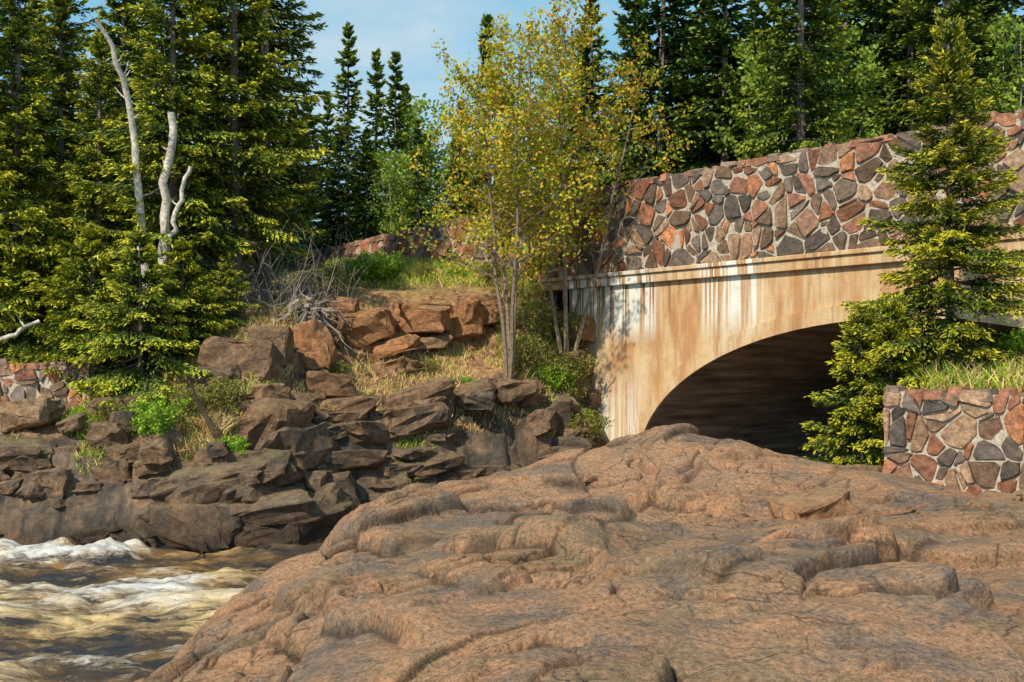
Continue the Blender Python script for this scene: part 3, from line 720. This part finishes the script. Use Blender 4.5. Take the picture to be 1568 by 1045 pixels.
bA=decid('birch_a',8.6,21,4,2.6,23,.10,nbr=24,lean=.85,r0=.055,t0=.32,sc_=.12)
bB=decid('birch_b',9.2,22,4,2.5,19,.10,nbr=23,lean=.75,r0=.06,t0=.42,sc_=.12,pal=((.34,.42,.03),(.54,.44,.035),(.62,.34,.045)))
tree(bA,'birch_tree',778,22.8,.94,.4);tree(bB,'birch_tree',866,24.4,.98,2.)
fo_=empty('distant_forest')
bright=((.28,.40,.05),(.38,.48,.07),(.22,.34,.05))
bC=decid('aspen',11,31,3,2.8,14,.22,bright,(.35,.31,.26),20,.15,.5,.07,6,.2)
rr=random.Random(3)
for me,u,Y,s in ((sE,532,46,.93),(sE,575,44,.80),(sE,606,43,.79),(sE,622,47,.74),(sE,705,52,.82),(sE,748,46,.97),(sD,700,42,.52),(sE,560,50,.66),
    (bC,655,46,.85),(bC,630,38,.48),(bC,715,48,.75),(bC,600,36,.45),(sE,500,40,.60),(sD,470,38,.55),(sD,560,36,.42),(sE,640,35,.42),(sD,520,38,.46),
    (sD,890,40,.76),(bC,845,44,.88),(sE,905,36,.82),(sD,975,36,.86),(sD,1010,33,.98),(sD,1070,34,1.0),(sC,1225,28,.95),(sD,1150,38,.80),(bC,1170,31,.66),(bC,1280,30,.66),(bC,1240,42,1.0),
    (sD,1340,33,1.0),(sD,1395,31,.9),(sC,1450,29,1.0),(sD,1500,33,.9),(bC,1545,29,.68),(sD,1590,31,.95),(bC,1310,40,1.0),(bC,1110,42,.95),(sD,780,50,.65),(sD,1110,32,.90),(sD,1180,34,.82),(sD,1290,36,1.),(sD,1250,33,.8),(sD,1400,40,1.1),(sD,1510,42,1.2)):
    x=(u-784)/F*Y
    z=3.0 if u>640 else gz(x,Y)
    place(me,'forest_tree',(x,Y,z-.2),rr.uniform(0,6),s*rr.uniform(.98,1.02),fo_)
for i in range(18):
    Y=rr.uniform(48,66);x=(-1.05+2.1*(i+rr.random())/18)*Y*.56
    u=784+F*x/Y
    s=rr.uniform(.55,.68) if 430<u<960 else rr.uniform(.9,1.2)
    place(rr.choice((sD,sE,sD,bC)),'forest_tree',(x,Y,3.2),rr.uniform(0,6),s,fo_)
for i in range(15):
    u=560+1040*(i+rr.random())/15;Y=25.65/((u-784)/F+.944)+rr.uniform(13,16);x=(u-784)/F*Y
    place(rr.choice((sE,bC,sD)),'forest_tree',(x,Y,3.),rr.uniform(0,6),rr.uniform(.3,.45),fo_)
def snag(name,pts,r0,r1,seed,stubs=6,col=(.70,.65,.57)):
    r=np.random.default_rng(seed);b=Bd();p=np.array(pts,float);n=14
    tt=np.linspace(0,1,len(p));q=np.linspace(0,1,n);pp=np.stack([np.interp(q,tt,p[:,i]) for i in range(3)],-1);pp[1:-1]+=r.normal(0,.03,(n-2,3))
    cols=np.repeat(np.array(col)[None]*r.uniform(.45,1.1,(n,1)),7,0)
    b.tube(pp,r0+(r1-r0)*q,7,cols)
    for i in range(stubs):
        k=r.integers(4,n-1);d=r.normal(0,1,3);d[2]=abs(d[2])*.8;d/=np.linalg.norm(d);l=r.uniform(.2,.6)
        b.tube(np.stack([pp[k],pp[k]+d*l*.5,pp[k]+d*l+np.array([0,0,.08])]),[r1*.6,r1*.4,.006],5,np.array(col)*.85)
    return place(b.mesh(name,[MBARK,MLEAF],True),name,(0,0,0))
a0=P(246,500,21.2);x,y=a0[0],a0[1]
snag('birch_snag',[(x,y,bz(x,y)-.2),P(250,400,21.1),P(256,290,20.8),P(262,172,20.5)],.12,.075,1,4)
snag('birch_snag',[P(228,470,21.2),P(216,330,20.9),P(205,200,20.5),P(185,100,20.0),P(147,30,19.7)],.10,.04,2,9)
snag('birch_snag',[P(252,400,21.0),P(270,320,20.8),P(292,255,20.7)],.06,.04,3,1)
snag('fallen_log',[P(-60,545,20.0),P(0,520,20.2),P(60,492,20.5)],.06,.04,5,1)
r=np.random.default_rng(5);b=Bd();c=np.array(P(478,480,22.0))
for i in range(44):
    a=r.uniform(0,6.28);L=r.uniform(.3,1.0);d=np.array([math.cos(a),math.sin(a)*.6,r.normal(-.1,.45)]);k=8
    t=np.linspace(0,1,k);p=c+r.normal(0,.12,3)+d[None]*(L*t)[:,None]+np.cumsum(r.normal(0,.07,(k,3)),0);p[:,2]-=.35*t**2
    b.tube(p,.04*(1-t)+.006,5,np.array((.36,.30,.25))*r.uniform(.4,1.1))
place(b.mesh('tree_roots',[MBARK,MLEAF]),'tree_roots',(0,0,0))
b=Bd()
for i in range(420):
    u=r.uniform(270,520);Y=r.uniform(21.5,26);x=(u-784)/F*Y;z=bz(x,Y);L=r.uniform(.4,1.5)
    d=r.normal(0,.45,3);d[2]=abs(d[2])+.5;t=np.linspace(0,1,4);p=np.array([x,Y,z])+d[None]*(L*t)[:,None]+np.cumsum(r.normal(0,.06,(4,3)),0)
    b.tube(p,.008*(1-t)+.003,3,np.array((.32,.27,.23))*r.uniform(.4,1.1))
    for k in range(3):
        a=p[1+k%3];dd=r.normal(0,.25,3);b.tube(np.stack([a,a+dd*.6,a+dd]),[.005,.004,.002],3,(.26,.22,.19))
place(b.mesh('dead_brush',[MBARK,MLEAF]),'dead_brush',(0,0,0))
# ---------------------------------------------------------------- grass and shrubs
def grass(name,items):
    a=np.array([i[:4] for i in items]);col=np.array([i[4] for i in items]);n=len(a);r=np.random.default_rng(8)
    c=a[:,:3].copy();d=r.normal(0,.35,(n,3));d[:,2]=1;d/=np.linalg.norm(d,axis=1)[:,None]
    h=a[:,3:4];sdv=np.cross(d,r.normal(0,1,(n,3)));sdv/=np.linalg.norm(sdv,axis=1)[:,None];w=.010
    bend=r.normal(0,.22,(n,3))*h;bend[:,2]=-abs(bend[:,2])*.7
    m0=c+d*h*.55;tp=c+d*h+bend
    V=np.stack([c-sdv*w,c+sdv*w,m0+sdv*w*.8,m0-sdv*w*.8,tp+sdv*.001,tp-sdv*.001],1).reshape(-1,3)
    o=np.arange(n)[:,None]*6
    Q=np.concatenate([o+np.array([0,1,2,3]),o+np.array([3,2,4,5])])
    return link(bpy.data.objects.new(name,qmesh(name,V,Q,{'col':np.clip(np.repeat(col,6,0),0,1)},[MGRASS])))
def scatter(n,u0,u1,Y0_,Y1_,h0,h1,cols,zf=None,zlo=-9,zhi=9,patch=0.):
    out=[];k=0
    U=rr.uniform
    while len(out)<n and k<n*6:
        k+=1;u=U(u0,u1);Y=U(Y0_,Y1_);x=(u-784)/F*Y
        if patch>-.5 and float(vn(np.array([x*1.3]),np.array([Y*1.3]),44)[0])<patch: continue
        z=(zf or bz)(x,Y)
        if z<zlo or z>zhi: continue
        c=np.array(rr.choice(cols))*U(.7,1.3)
        out.append((x,Y,z-.02,U(h0,h1),c))
    return out
DRY=((.62,.43,.19),(.50,.33,.14),(.66,.50,.25));GRN=((.28,.40,.045),(.44,.48,.06),(.21,.33,.035));MX=DRY+GRN
g=[]
g+=scatter(16000,500,860,25.6,31.5,.14,.40,GRN+GRN+DRY,zlo=1.9,patch=-.6)
g+=scatter(14000,380,800,19.0,24.5,.06,.24,DRY+DRY+GRN[:1],zlo=-1.4,zhi=1.6,patch=-.22)
g+=scatter(7000,0,420,17.9,20.5,.08,.3,DRY+GRN,zlo=-1.9,zhi=1.0,patch=-.12)
g+=scatter(2500,255,345,18.2,19.2,.25,.6,DRY+((.3,.33,.08),),zlo=-1.8,patch=-.6)
g+=scatter(1500,100,165,18.6,19.4,.15,.35,GRN,zlo=-1.8,patch=-.6)
g+=scatter(700,610,660,20.5,21.2,.12,.25,GRN,zlo=-2.3,patch=-.6)
g+=scatter(5000,760,890,22.8,25.6,.15,.4,MX,zlo=-1.5,patch=-.15)
g+=scatter(6000,0,500,20.5,24,.08,.25,((.2,.15,.08),(.15,.19,.05)),zlo=-.6,patch=-.1)
grass('bank_grass',g)
g=[]
for i in range(16000):
    x=rr.uniform(5.5,9.5);y=rr.uniform(11.5,16.6);z=gbz(x,y)
    if z<-.6: continue
    g.append((x,y,z-.02,rr.uniform(.12,.5),np.array(rr.choice(GRN+GRN+DRY))*rr.uniform(.7,1.3)))
grass('wall_grass',g)
sh=decid('shrub_a',1.0,41,9,.55,14,.07,((.28,.50,.04),(.38,.56,.06),(.24,.42,.04)),(.16,.12,.08),8,.15,.9,.012,4,.05)
sh2=decid('shrub_b',1.1,42,8,.6,9,.06,((.25,.28,.05),(.2,.24,.04),(.42,.32,.08)),(.22,.17,.13),8,.1,.9,.012,5,.05)
for me,u,Y,s in ((sh,572,26.0,1.0),(sh,600,26.3,.7),(sh,545,26.2,.8),(sh,700,26.4,.5),(sh,235,18.4,.9),(sh,225,18.6,.7),(sh,842,23.6,.8),(sh,858,24.2,.7),(sh2,800,23.4,.9),(sh2,862,23.9,1.),(sh2,830,24.6,.9),(sh2,870,24.3,1.),(sh2,780,24.5,.6),(sh,632,20.6,.35),(sh2,300,18.8,.8),(sh2,170,18.9,.6),
      (sh,360,18.3,.5),(sh,890,23.7,.6),(sh2,500,24.3,.8),(sh2,650,26,.5),(sh2,750,25.8,.6),(sh2,865,24.9,1.),(sh2,340,19,.7),(sh2,895,23.5,.8),(sh2,520,21.5,.4),(sh2,660,22.8,.4),(sh,120,18.9,.35),(sh,715,22.6,.3)):
    tree(me,'shrub',u,Y,s,rr.uniform(0,6))
for x,y,s in ((8.0,15.2,1.),(7.6,14.4,.7),(8.3,14.6,.9),(6.6,15.6,.7)):
    place(sh,'shrub',(x,y,gbz(x,y)-.05),rr.uniform(0,6),s)
# ---------------------------------------------------------------- camera light world
cam=bpy.data.cameras.new('camera');co=bpy.data.objects.new('camera',cam);link(co)
co.location=(0,0,0);co.rotation_euler=(math.radians(90),0,0);cam.lens=F/1568*36;cam.sensor_width=36
cam.shift_y=(570-522.5)/1568;cam.clip_end=3000;cam.clip_start=.1;sc.camera=co
sunv=Vector((-.45,-.76,.76)).normalized()
el=math.asin(sunv.z);rot=math.atan2(sunv.x,sunv.y)
l=bpy.data.lights.new('sun','SUN');l.energy=4.7;l.angle=math.radians(1.2);l.color=(1,.86,.66)
lo=link(bpy.data.objects.new('sun',l));lo.rotation_euler=sunv.to_track_quat('Z','Y').to_euler()
w=bpy.data.worlds.new('World');sc.world=w;w.use_nodes=True;nt=w.node_tree
bg=nt.nodes['Background'];sk=nt.nodes.new('ShaderNodeTexSky');sk.sky_type='NISHITA';sk.sun_disc=False
sk.sun_elevation=el;sk.sun_rotation=rot;sk.air_density=1.0;sk.dust_density=.6;sk.ozone_density=1.2
tc=nt.nodes.new('ShaderNodeTexCoord');mpn=nt.nodes.new('ShaderNodeMapping');mpn.inputs['Scale'].default_value=(1,1,2.5)
nn=nt.nodes.new('ShaderNodeTexNoise');nn.inputs['Scale'].default_value=3.4;nn.inputs['Detail'].default_value=5;nn.inputs['Roughness'].default_value=.6
rp=nt.nodes.new('ShaderNodeValToRGB');e=rp.color_ramp.elements;e[0].position=.47;e[0].color=(2.1,4.9,6.4,1);e[1].position=.74;e[1].color=(5.6,6.6,6.8,1)
mx=nt.nodes.new('ShaderNodeMix');mx.data_type='RGBA';mx.inputs[0].default_value=.68
L=nt.links.new
L(tc.outputs['Generated'],mpn.inputs[0]);L(mpn.outputs[0],nn.inputs['Vector']);L(nn.outputs['Fac'],rp.inputs[0]);L(rp.outputs[0],mx.inputs[7]);L(sk.outputs[0],mx.inputs[6]);L(mx.outputs[2],bg.inputs[0])
bg.inputs[1].default_value=.135
sc.view_settings.view_transform='Standard';sc.view_settings.look='None';sc.view_settings.exposure=0
